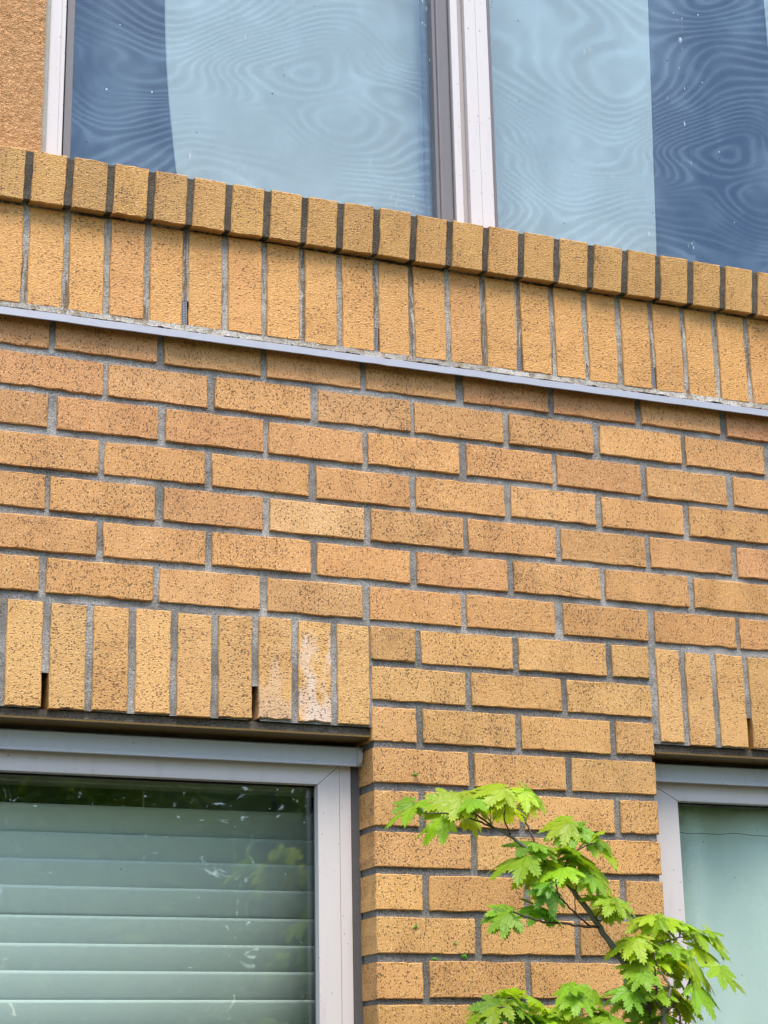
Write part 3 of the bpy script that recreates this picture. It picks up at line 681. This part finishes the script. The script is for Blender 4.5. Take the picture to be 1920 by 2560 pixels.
LV=[((0.5534,-0.3395,-0.8815),(0.4850,-0.3395,-0.9088),(0.5546,-0.3600,-0.9024),0.1),
((0.6402,-0.3237,-0.8692),(0.5704,-0.3237,-0.8780),(0.6240,-0.3700,-0.9069),0.2),
((0.6117,-0.3831,-0.8806),(0.5816,-0.4050,-0.9144),(0.6165,-0.4000,-0.9020),0.3),
((0.6015,-0.3388,-0.9045),(0.5553,-0.3458,-0.9310),(0.5995,-0.3660,-0.9027),0.3),
((0.6789,-0.4058,-0.8632),(0.6209,-0.4058,-0.8647),(0.6768,-0.4100,-0.8993),0.3),
((0.6810,-0.3947,-0.8670),(0.6556,-0.4288,-0.8900),(0.6768,-0.4100,-0.8993),0.3),
((0.6531,-0.3715,-0.8684),(0.6079,-0.3939,-0.8763),(0.6398,-0.3730,-0.9124),0.4),
((0.6583,-0.3584,-0.8922),(0.6502,-0.3959,-0.9092),(0.6451,-0.3740,-0.9142),0.6),
((0.6833,-0.3625,-0.8882),(0.6960,-0.3344,-0.9047),(0.6649,-0.3790,-0.9221),0.6),
((0.7554,-0.3249,-0.8534),(0.7148,-0.3438,-0.8702),(0.7213,-0.3450,-0.8731),0.3),
((0.7715,-0.3018,-0.8454),(0.8197,-0.3018,-0.8704),(0.7213,-0.3450,-0.8731),0.4),
((0.7669,-0.3046,-0.8671),(0.7849,-0.3225,-0.8929),(0.7244,-0.3470,-0.8778),0.9),
((0.6802,-0.4112,-0.8916),(0.7109,-0.3727,-0.8997),(0.6768,-0.4100,-0.8993),0.3),
((0.6502,-0.3311,-0.8980),(0.6567,-0.3590,-0.9275),(0.6398,-0.3730,-0.9124),0.8),
((0.6224,-0.3218,-0.8715),(0.5729,-0.3218,-0.8902),(0.6118,-0.3680,-0.9048),0.1),
((0.6268,-0.4006,-0.8830),(0.6033,-0.4320,-0.9066),(0.6165,-0.4000,-0.9020),0.0),
((0.8230,-0.3592,-0.9046),(0.7780,-0.3592,-0.9156),(0.7973,-0.4000,-0.9445),0.2),
((0.7987,-0.4004,-0.9148),(0.7477,-0.4004,-0.9350),(0.7973,-0.4000,-0.9445),0.3),
((0.8131,-0.3813,-0.9117),(0.7764,-0.4130,-0.9357),(0.7973,-0.4000,-0.9445),-0.1),
((0.8071,-0.3999,-0.9200),(0.7869,-0.4305,-0.9560),(0.7973,-0.4000,-0.9445),-0.3),
((0.8329,-0.3747,-0.9233),(0.9171,-0.3747,-0.9479),(0.7973,-0.4000,-0.9445),0.3),
((0.8463,-0.4042,-0.9305),(0.8075,-0.4042,-0.9465),(0.8270,-0.4300,-0.9501),0.2),
((0.8548,-0.3883,-0.9337),(0.8964,-0.3883,-0.9511),(0.8270,-0.4300,-0.9501),0.4),
((0.7287,-0.4118,-0.9517),(0.7583,-0.4337,-0.9590),(0.7261,-0.3940,-0.9628),0.0),
((0.7384,-0.3885,-0.9504),(0.6898,-0.4151,-0.9660),(0.7418,-0.3840,-0.9506),-0.3),
((0.7124,-0.4100,-0.9720),(0.6409,-0.4100,-0.9902),(0.7261,-0.3940,-0.9628),-0.3),
((0.7497,-0.4023,-0.9591),(0.7561,-0.4301,-0.9768),(0.7421,-0.3920,-0.9653),-0.1),
((0.7529,-0.3976,-0.9822),(0.6885,-0.3976,-1.0038),(0.7524,-0.4000,-0.9815),0.2),
((0.7498,-0.4037,-0.9830),(0.7709,-0.3760,-1.0086),(0.7524,-0.4000,-0.9815),0.2),
((0.7850,-0.3724,-0.9747),(0.7999,-0.4027,-0.9855),(0.7862,-0.4050,-0.9657),0.0),
((0.7715,-0.4246,-0.9921),(0.7353,-0.4609,-1.0131),(0.7815,-0.4070,-0.9920),0.3),
((0.7919,-0.4134,-0.9903),(0.8273,-0.4255,-1.0035),(0.7838,-0.4080,-0.9858),0.5),
((0.8141,-0.3673,-0.9900),(0.8426,-0.3464,-1.0186),(0.7838,-0.4080,-0.9858),0.2),
((0.8142,-0.4006,-0.9735),(0.8738,-0.4006,-0.9996),(0.7969,-0.4160,-0.9663),0.4),
((0.8237,-0.4081,-0.9943),(0.8748,-0.4081,-1.0169),(0.7969,-0.4160,-0.9663),-0.1),
((0.8147,-0.4353,-1.0048),(0.8351,-0.4554,-1.0336),(0.7922,-0.4250,-1.0203),0.1),
((0.7248,-0.4645,-1.0244),(0.6964,-0.4495,-1.0217),(0.7417,-0.4550,-1.0224),-0.6),
((0.7389,-0.4403,-1.0305),(0.7010,-0.4653,-1.0532),(0.7421,-0.4550,-1.0311),-0.6),
((0.6684,-0.4339,-1.0613),(0.6229,-0.4339,-1.0621),(0.6689,-0.4630,-1.0700),-0.2),
((0.6591,-0.4524,-1.0685),(0.6112,-0.4524,-1.0884),(0.6636,-0.4640,-1.0684),-0.3),
((0.7373,-0.4094,-1.0543),(0.6867,-0.4176,-1.0524),(0.7432,-0.4440,-1.0807),-0.7),
((0.7280,-0.4423,-1.0664),(0.7557,-0.4110,-1.0756),(0.7264,-0.4480,-1.0806),-0.7),
((0.8420,-0.4233,-1.0392),(0.7947,-0.4233,-1.0329),(0.8350,-0.4370,-1.0580),-0.2),
((0.8421,-0.4531,-1.0422),(0.8127,-0.4856,-1.0619),(0.8390,-0.4400,-1.0571),0.1),
((0.8445,-0.4562,-1.0424),(0.8891,-0.4562,-1.0595),(0.8390,-0.4400,-1.0571),0.3),
((0.8539,-0.4305,-1.0523),(0.8506,-0.4683,-1.0685),(0.8390,-0.4400,-1.0571),-0.2),
((0.8578,-0.3966,-1.0545),(0.8441,-0.4312,-1.0706),(0.8375,-0.4200,-1.0751),0.9),
((0.8599,-0.4152,-1.0580),(0.8610,-0.4451,-1.0751),(0.8375,-0.4200,-1.0751),0.9),
((0.7903,-0.4071,-0.9658),(0.7724,-0.4391,-0.9502),(0.7867,-0.4060,-0.9672),-0.2),
((0.7941,-0.4267,-0.9735),(0.8359,-0.3941,-0.9851),(0.7969,-0.4160,-0.9663),-0.4),
((0.9482,-0.3946,-1.0631),(0.8941,-0.3946,-1.0750),(0.9690,-0.4260,-1.1022),0.2),
((0.9446,-0.4006,-1.0656),(0.9075,-0.4257,-1.0847),(0.9690,-0.4260,-1.1022),0.2),
((0.9374,-0.4343,-1.0705),(0.9084,-0.4193,-1.0950),(0.9456,-0.4360,-1.1082),0.3),
((0.9572,-0.4225,-1.0692),(0.9518,-0.4584,-1.0855),(0.9690,-0.4260,-1.1022),0.5),
((0.9804,-0.3979,-1.0684),(1.0389,-0.3979,-1.0716),(0.9925,-0.4160,-1.0971),0.3),
((0.9778,-0.4164,-1.0720),(0.9862,-0.4469,-1.0872),(0.9822,-0.4200,-1.0987),0.2),
((0.9447,-0.4027,-1.0768),(0.9752,-0.3740,-1.0942),(0.9624,-0.4290,-1.1040),0.9),
((0.9672,-0.4025,-1.0929),(0.9712,-0.4378,-1.1034),(0.9756,-0.4230,-1.1005),1.0),
((1.0268,-0.3878,-1.0798),(1.1062,-0.3878,-1.1067),(1.0079,-0.4100,-1.0948),0.2),
((1.0522,-0.3992,-1.0860),(1.0935,-0.3992,-1.1188),(1.0079,-0.4100,-1.0948),0.3),
((1.0271,-0.3863,-1.0871),(1.0627,-0.3578,-1.1067),(1.0079,-0.4100,-1.0948),-0.3),
((0.8992,-0.4239,-1.0991),(0.8315,-0.4239,-1.1143),(0.9242,-0.4440,-1.1169),0.4),
((0.8818,-0.4502,-1.1051),(0.8436,-0.4752,-1.1268),(0.9138,-0.4500,-1.1261),0.1),
((0.9028,-0.4392,-1.1021),(0.9428,-0.4024,-1.1060),(0.9208,-0.4460,-1.1200),-0.1),
((0.8903,-0.4388,-1.1058),(0.8833,-0.4706,-1.1244),(0.9138,-0.4500,-1.1261),0.5),
((0.9670,-0.4153,-1.1103),(0.9861,-0.4385,-1.1264),(0.9690,-0.4260,-1.1022),0.3),
((0.9547,-0.4361,-1.1103),(0.9158,-0.4645,-1.1271),(0.9558,-0.4320,-1.1058),0.3),
((1.0140,-0.4116,-1.1150),(1.0698,-0.4116,-1.1240),(1.0079,-0.4100,-1.0948),0.9),
((0.9259,-0.4185,-1.1237),(0.8787,-0.4185,-1.1384),(0.9277,-0.4420,-1.1139),0.7),
((0.9311,-0.4304,-1.1317),(0.8990,-0.4694,-1.1474),(0.9242,-0.4440,-1.1169),0.7),
((0.9373,-0.4235,-1.1311),(0.9745,-0.3877,-1.1419),(0.9384,-0.4380,-1.1095),0.7),
((0.9604,-0.4314,-1.1279),(0.9612,-0.4667,-1.1465),(0.9558,-0.4320,-1.1058),0.6),
((0.9531,-0.4496,-1.1382),(0.9827,-0.4189,-1.1575),(0.9456,-0.4360,-1.1082),0.9),
((0.9851,-0.4433,-1.1303),(1.0349,-0.4433,-1.1750),(0.9916,-0.4400,-1.1534),0.0),
((1.0184,-0.4140,-1.1497),(1.0505,-0.4140,-1.1804),(1.0024,-0.4350,-1.1494),0.8),
((1.0551,-0.3913,-1.1370),(1.1250,-0.3913,-1.1698),(1.0079,-0.4100,-1.0948),0.1),
((1.0388,-0.4478,-1.1464),(1.0231,-0.4826,-1.1755),(1.0024,-0.4350,-1.1494),0.1),
((0.9829,-0.4514,-1.1756),(1.0488,-0.4514,-1.2040),(0.9767,-0.4480,-1.1740),0.0),
((0.8929,-0.4512,-1.1477),(0.8424,-0.4697,-1.1615),(0.9033,-0.4690,-1.1516),-0.3),
((0.9093,-0.4366,-1.1519),(0.8643,-0.4366,-1.1716),(0.9167,-0.4540,-1.1462),-0.3),
((0.8719,-0.4860,-1.1623),(0.8645,-0.5178,-1.1816),(0.8827,-0.4900,-1.1799),-0.2),
((0.8669,-0.4524,-1.1848),(0.8097,-0.4524,-1.1853),(0.8867,-0.4350,-1.1804),-0.3),
((0.8933,-0.4020,-1.1855),(0.8520,-0.4020,-1.2121),(0.8867,-0.4350,-1.1804),-0.5),
((0.8504,-0.4743,-1.1861),(0.8305,-0.5031,-1.2117),(0.8775,-0.4900,-1.1956),-0.4),
((0.9707,-0.4306,-1.1673),(1.0089,-0.4101,-1.1911),(0.9804,-0.4460,-1.1688),-0.4),
((0.9497,-0.4529,-1.1847),(0.9877,-0.4529,-1.2112),(0.9455,-0.4530,-1.1797),0.5),
((0.9588,-0.4468,-1.1967),(0.9968,-0.4158,-1.2201),(0.9596,-0.4560,-1.1911),0.5),
((0.9223,-0.4460,-1.1861),(0.8770,-0.4732,-1.1947),(0.9093,-0.4590,-1.1868),-0.3),
((0.8979,-0.4353,-1.2067),(0.8590,-0.4652,-1.2255),(0.8964,-0.4390,-1.2036),-0.5),
((0.9212,-0.4251,-1.1956),(0.8958,-0.4593,-1.2166),(0.8964,-0.4390,-1.2036),0.2),
((0.9458,-0.4226,-1.2238),(0.9459,-0.4564,-1.2349),(0.9500,-0.4550,-1.2200),-0.6),
((0.9143,-0.4690,-1.2258),(0.9101,-0.4367,-1.2296),(0.9157,-0.4700,-1.2244),-0.6),
((0.8134,-0.4749,-1.2206),(0.8580,-0.4521,-1.2301),(0.7979,-0.4500,-1.2239),-0.5),
((0.8210,-0.4856,-1.2297),(0.7788,-0.5147,-1.2359),(0.7987,-0.4500,-1.2301),-0.4),
((0.6271,-0.4679,-1.2014),(0.5633,-0.4679,-1.2198),(0.6263,-0.4830,-1.2136),0.1),
((0.6232,-0.4753,-1.2085),(0.5765,-0.4753,-1.2335),(0.6263,-0.4830,-1.2136),-0.4),
((0.6514,-0.4583,-1.1941),(0.6347,-0.4900,-1.1790),(0.6480,-0.4790,-1.2175),0.1),
((0.6525,-0.4627,-1.2079),(0.7023,-0.4627,-1.2283),(0.6523,-0.4780,-1.2195),-0.7),
((0.6710,-0.4326,-1.2133),(0.6511,-0.4632,-1.2349),(0.6736,-0.4730,-1.2300),-0.7),
((0.6875,-0.4787,-1.2053),(0.6790,-0.4545,-1.1871),(0.6736,-0.4730,-1.2300),-0.1),
((0.7778,-0.4296,-1.1785),(0.7364,-0.4296,-1.2011),(0.7952,-0.4500,-1.2143),0.0),
((0.7518,-0.4674,-1.1808),(0.7663,-0.4917,-1.1893),(0.7952,-0.4500,-1.2143),0.1),
((0.7641,-0.4691,-1.1946),(0.7433,-0.5023,-1.2167),(0.7952,-0.4500,-1.2143),-0.3),
((0.7967,-0.4542,-1.1851),(0.7829,-0.4842,-1.2125),(0.7952,-0.4500,-1.2143),-0.1),
((0.7474,-0.4540,-1.2075),(0.7359,-0.4855,-1.2260),(0.7952,-0.4500,-1.2143),0.1),
((0.7314,-0.4381,-1.2136),(0.7485,-0.4610,-1.2293),(0.7129,-0.4660,-1.2505),0.6),
((0.7111,-0.4475,-1.2072),(0.7470,-0.4154,-1.2160),(0.6997,-0.4680,-1.2438),0.2),
((0.7918,-0.4139,-1.2230),(0.7490,-0.4481,-1.2347),(0.7972,-0.4500,-1.2215),-0.1),
((0.7982,-0.4689,-1.2289),(0.7597,-0.4953,-1.2367),(0.7987,-0.4500,-1.2301),0.0),
((0.7285,-0.4503,-1.2245),(0.7011,-0.4836,-1.2360),(0.7195,-0.4650,-1.2539),0.2),
((0.6154,-0.4545,-1.2210),(0.5953,-0.4833,-1.2389),(0.6204,-0.4840,-1.2130),-0.6),
((0.6815,-0.4655,-1.2250),(0.7034,-0.4284,-1.2388),(0.6779,-0.4720,-1.2324),-0.6),
((0.8076,-0.4614,-1.2406),(0.8487,-0.4411,-1.2487),(0.7993,-0.4500,-1.2415),-0.2),
((0.7728,-0.4404,-1.2396),(0.7441,-0.4175,-1.2506),(0.7939,-0.4520,-1.2535),-0.1),
((0.6286,-0.4615,-1.2398),(0.5885,-0.4764,-1.2535),(0.6321,-0.4820,-1.2142),-0.3),
((0.6722,-0.4513,-1.2413),(0.6769,-0.4165,-1.2570),(0.6822,-0.4710,-1.2347),-0.4),
((0.7216,-0.4428,-1.2429),(0.6852,-0.4782,-1.2592),(0.7195,-0.4650,-1.2539),-0.2),
((0.8032,-0.4391,-1.2483),(0.8063,-0.4051,-1.2645),(0.7995,-0.4500,-1.2453),-0.2),
((0.8299,-0.4572,-1.2423),(0.7905,-0.4836,-1.2567),(0.7995,-0.4500,-1.2453),-0.2),
((0.8708,-0.4503,-1.2370),(0.8391,-0.4756,-1.2550),(0.8998,-0.4500,-1.2214),-0.4),
((0.9207,-0.4422,-1.2404),(0.9208,-0.4755,-1.2538),(0.9117,-0.4400,-1.2381),-0.3),
((0.9759,-0.4198,-1.2397),(0.9910,-0.4423,-1.2513),(0.9491,-0.4570,-1.2278),0.1),
((0.9070,-0.4148,-1.2445),(0.8971,-0.4512,-1.2649),(0.9117,-0.4400,-1.2381),-0.2)]
# ------------------------------------------------------------------ maple in front of the pier
maple = empty('maple_tree', (BR[0][0][0][0], BR[0][0][0][1], 0.))
tag(maple, 'young maple with bright green lobed leaves in front of the brick pier', 'tree')
MO = Vector(maple.location)
def smooth_path(pts, n=5):
    P = [Vector(p) for p in pts]; out = []
    for i in range(len(P) - 1):
        p0, p1, p2, p3 = P[max(i - 1, 0)], P[i], P[i + 1], P[min(i + 2, len(P) - 1)]
        for k in range(n):
            t = k / n
            out.append(.5 * ((2 * p1) + (-p0 + p2) * t + (2 * p0 - 5 * p1 + 4 * p2 - p3) * t * t + (-p0 + 3 * p1 - 3 * p2 + p3) * t ** 3))
    out.append(P[-1]); return out
for bi, (pts, r0, r1) in enumerate(BR):
    q = smooth_path([(x, y, z + ZG) for x, y, z in pts], 4)
    n = len(q)
    q = [p + Vector((random.gauss(0, .0006), random.gauss(0, .0006), random.gauss(0, .0006))) for p in q]
    rr = []
    for i in range(n):
        t = i / (n - 1)
        r_ = (np.interp(t, (0, .13, .3, .42, .6, .75, 1), (9, 7, 5.6, 4.4, 3.4, 2.2, 1.1)) if bi == 0 else r0 + (r1 - r0) * t ** .8) / 1000
        rr.append(r_ * (1 + (.22 if i % 4 == 0 and bi else 0) + random.gauss(0, .05)))
    vs, fs = tube([p - MO for p in q], rr, 8)
    obj('trunk' if bi == 0 else 'branch', mesh('stem', vs, fs, True), M['bark'] if bi in (0, 7) else M['twig'], maple)
def leaf_geo(b, t, att, rg):
    b, t, att = Vector(b), Vector(t), Vector(att)
    a = t - b; size = a.length * .97; a.normalize()
    n0 = Vector((rg.gauss(0, .25), -.45 + rg.gauss(0, .22), .85 + rg.gauss(0, .15)))
    n0 = (n0 - a * n0.dot(a)).normalized(); wd = n0.cross(a)
    droop = rg.uniform(.08, .34); cup = rg.uniform(.05, .2); twist = rg.gauss(0, .12)
    def P(th, r_, lift=0.):
        u, v = math.cos(th) * r_, math.sin(th) * r_
        h = -droop * r_ * r_ - cup * abs(v) * .9 + lift + twist * u * v
        q = b + (a * u + wd * v + n0 * h) * size
        q.z -= .08 * size * r_ * r_
        return q
    angs = [-122, -82, -40, 0, 40, 82, 122]; lens = [.48, .78, .97, 1.05, .97, .78, .48]
    vs = [P(0, 0)]; fs = []; ribs = [0]
    nots = []
    for i in range(8):
        if i == 0: th, r_ = R(-150), .16
        elif i == 7: th, r_ = R(150), .16
        else:
            th = R((angs[i - 1] + angs[i]) / 2 + rg.gauss(0, 2)); r_ = (.70 * min(lens[i - 1], lens[i])) * rg.uniform(.85, 1.1)
        vs.append(P(th, r_, .02)); nots.append(len(vs) - 1)
    for i, (an, ln) in enumerate(zip(angs, lens)):
        ln *= rg.uniform(.9, 1.08); th = R(an + rg.gauss(0, 3)); hw = R(19.5)
        m1 = len(vs); vs.append(P(th, ln * .40, -.025)); m2 = len(vs); vs.append(P(th, ln * .72, -.02)); tp = len(vs); vs.append(P(th, ln))
        ribs.extend((m1, m2, tp))
        for sgn, nt_ in ((-1, nots[i]), (1, nots[i + 1])):
            prof = ((.98, .60), (.74, .60), (.86, .71), (.56, .70), (.64, .82), (.36, .80), (.40, .92), (.16, .89))
            ids = []
            for k_, (aw, rr) in enumerate(prof):
                ids.append(len(vs)); vs.append(P(th + sgn * hw * aw * rg.uniform(.92, 1.08), ln * rr, .012 * aw))
            seq = [nt_] + ids + [tp]
            tri = [(0, nt_, m1)]
            for q in range(len(seq) - 1):
                mm = m1 if q < 3 else m2
                if q == 3: tri.append((m1, seq[3], m2))
                tri.append((seq[q], seq[q + 1], mm))
            fs += tri if sgn < 0 else [(p, r2, q) for p, q, r2 in tri]
    # petiole
    mid = (b + att) / 2 + Vector((rg.gauss(0, .004), rg.gauss(0, .004), .004))
    k = len(vs); tv, tf = tube([att, mid, b], [.0009, .0008, .0008], 4)
    vs += tv; fs += [tuple(k + i for i in f) for f in tf]
    return vs, fs, ribs
lg = random.Random(3)
ZV = Vector((0, 0, ZG))
MORE = []
for b, t, att, tone in LV:          # smaller leaves tucked beside the larger ones
    if lg.random() < .55:
        d = Vector(t) - Vector(b); d.rotate(Matrix.Rotation(lg.uniform(-.8, .8), 3, 'Y'))
        nb = Vector(b) + Vector((lg.uniform(-.010, .010), lg.uniform(-.004, .022), lg.uniform(-.006, .006)))
        MORE.append((tuple(nb), tuple(nb + d * lg.uniform(.55, .85)), att, max(-.8, min(1, tone + lg.uniform(-.5, .4)))))
for b, t, att, tone in LV + MORE:
    vs, fs, ribs = leaf_geo(Vector(b) + ZV, Vector(t) + ZV, Vector(att) + ZV, lg)
    me = mesh('leaf', [v - Vector(b) - ZV for v in vs], fs)
    at = me.attributes.new('rib', 'FLOAT', 'POINT')
    at.data.foreach_set('value', [1. if i in set(ribs) else 0. for i in range(len(me.vertices))])
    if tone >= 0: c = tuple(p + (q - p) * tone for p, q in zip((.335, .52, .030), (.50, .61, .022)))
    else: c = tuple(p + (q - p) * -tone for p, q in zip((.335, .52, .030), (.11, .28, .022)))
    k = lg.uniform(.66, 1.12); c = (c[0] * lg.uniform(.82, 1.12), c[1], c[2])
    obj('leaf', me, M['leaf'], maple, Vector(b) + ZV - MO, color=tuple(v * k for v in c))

# ------------------------------------------------------------------ trees across the way (seen mirrored in the panes)
def far_tree(x, y, h, rad, seed, label, base_h=.25, col=(.30, .42, .10)):
    t = empty('broadleaf_tree', (x, y, 0)); tag(t, label, 'tree', 'trees across from the facade')
    rg = np.random.default_rng(seed)
    tp = [(0, 0, -.1), (.1, .05, h * .3), (-.05, .1, h * .6), (.05, 0, h * .85)]
    vs, fs = tube(smooth_path(tp, 4), list(np.linspace(.16, .03, 13)), 8)
    obj('trunk', mesh('trunk', vs, fs, True), M['bark'], t)
    ncl = 66 if h < 8 else 46; vs = []; fs = []
    for k in range(ncl):
        u = rg.uniform(0, 1); zc = base_h + (h - base_h) * u
        rr = rad * (math.sin(math.pi * min(1, .30 + u * .70)) ** .7)
        an = rg.uniform(0, 2 * math.pi); q = rr * math.sqrt(rg.uniform(.15, 1))
        c = np.array([q * math.cos(an), q * math.sin(an), zc])
        n = 220
        p = c + rg.normal(0, 1, (n, 3)) * np.array([.42, .42, .26]) * rad / 2.2
        d = rg.normal(0, 1, (n, 3)); d /= np.linalg.norm(d, axis=1)[:, None]
        e = np.cross(d, rg.normal(0, 1, (n, 3))); e /= np.linalg.norm(e, axis=1)[:, None]
        s1 = rg.uniform(.05, .10, (n, 1))
        b = len(vs)
        quad = np.stack([p - d * s1, p + e * s1 * .55, p + d * s1, p - e * s1 * .55], 1).reshape(-1, 3)
        vs.extend(map(tuple, quad)); fs.extend([(b + 4 * i, b + 4 * i + 1, b + 4 * i + 2, b + 4 * i + 3) for i in range(n)])
    cr = obj('crown', mesh('crown', vs, fs), M['leaf'], t, color=col); cr['kind'] = 'stuff'
for a in ((1.2, -9.5, 6.0, 1.9, 1, 'dense tree across the path, mirrored at the left of the blinds'),
          (4.0, -10.5, 6.8, 2.2, 2, 'tall tree across the path, mirrored in the middle of the blinds'),
          (6.8, -9.6, 6.2, 2.0, 3, 'round tree across the path, mirrored beside the pale curtain'),
          (9.6, -11.0, 6.6, 2.3, 4, 'broad tree across the path, mirrored in the pale curtain'),
          (12.6, -10.2, 6.4, 2.2, 5, 'outermost tree across the path, mirrored past the right picture edge')):
    far_tree(*a)
for a in ((2.0, -14.0, 8.4, 2.7, 11, 'tall tree in the back row across the path, leftmost'), (5.6, -14.5, 8.8, 2.9, 12, 'tall tree in the back row across the path, second from the left'),
          (9.4, -14.2, 8.5, 2.9, 13, 'tall tree in the back row across the path, third from the left'), (13.4, -14.6, 8.8, 3.0, 14, 'tall tree in the back row across the path, fourth from the left'),
          (17.4, -14.3, 8.6, 3.0, 15, 'tall tree in the back row across the path, rightmost')):
    far_tree(*a, base_h=.1)

# hedge added out of view to close bright sky gaps between mirrored trunks
hd = empty('hedge', (8, -17, 0)); tag(hd, 'long tall hedge added behind the trees across the path to close sky gaps in the reflections', 'hedge')
rg = np.random.default_rng(77); n = 26000
p = rg.uniform((-13, -.7, 0), (15, .7, 4.6), (n, 3)); p[:, 2] *= 1 + .08 * np.sin(p[:, 0] * 1.7)
d = rg.normal(0, 1, (n, 3)); d /= np.linalg.norm(d, axis=1)[:, None]
e = np.cross(d, rg.normal(0, 1, (n, 3))); e /= np.linalg.norm(e, axis=1)[:, None]
s1 = rg.uniform(.07, .12, (n, 1))
quad = np.stack([p - d * s1, p + e * s1 * .6, p + d * s1, p - e * s1 * .6], 1).reshape(-1, 3)
hf = obj('foliage', mesh('hedge', [tuple(v) for v in quad], [(4 * i, 4 * i + 1, 4 * i + 2, 4 * i + 3) for i in range(n)]), M['leaf'], hd, color=(.16, .26, .07)); hf['kind'] = 'stuff'
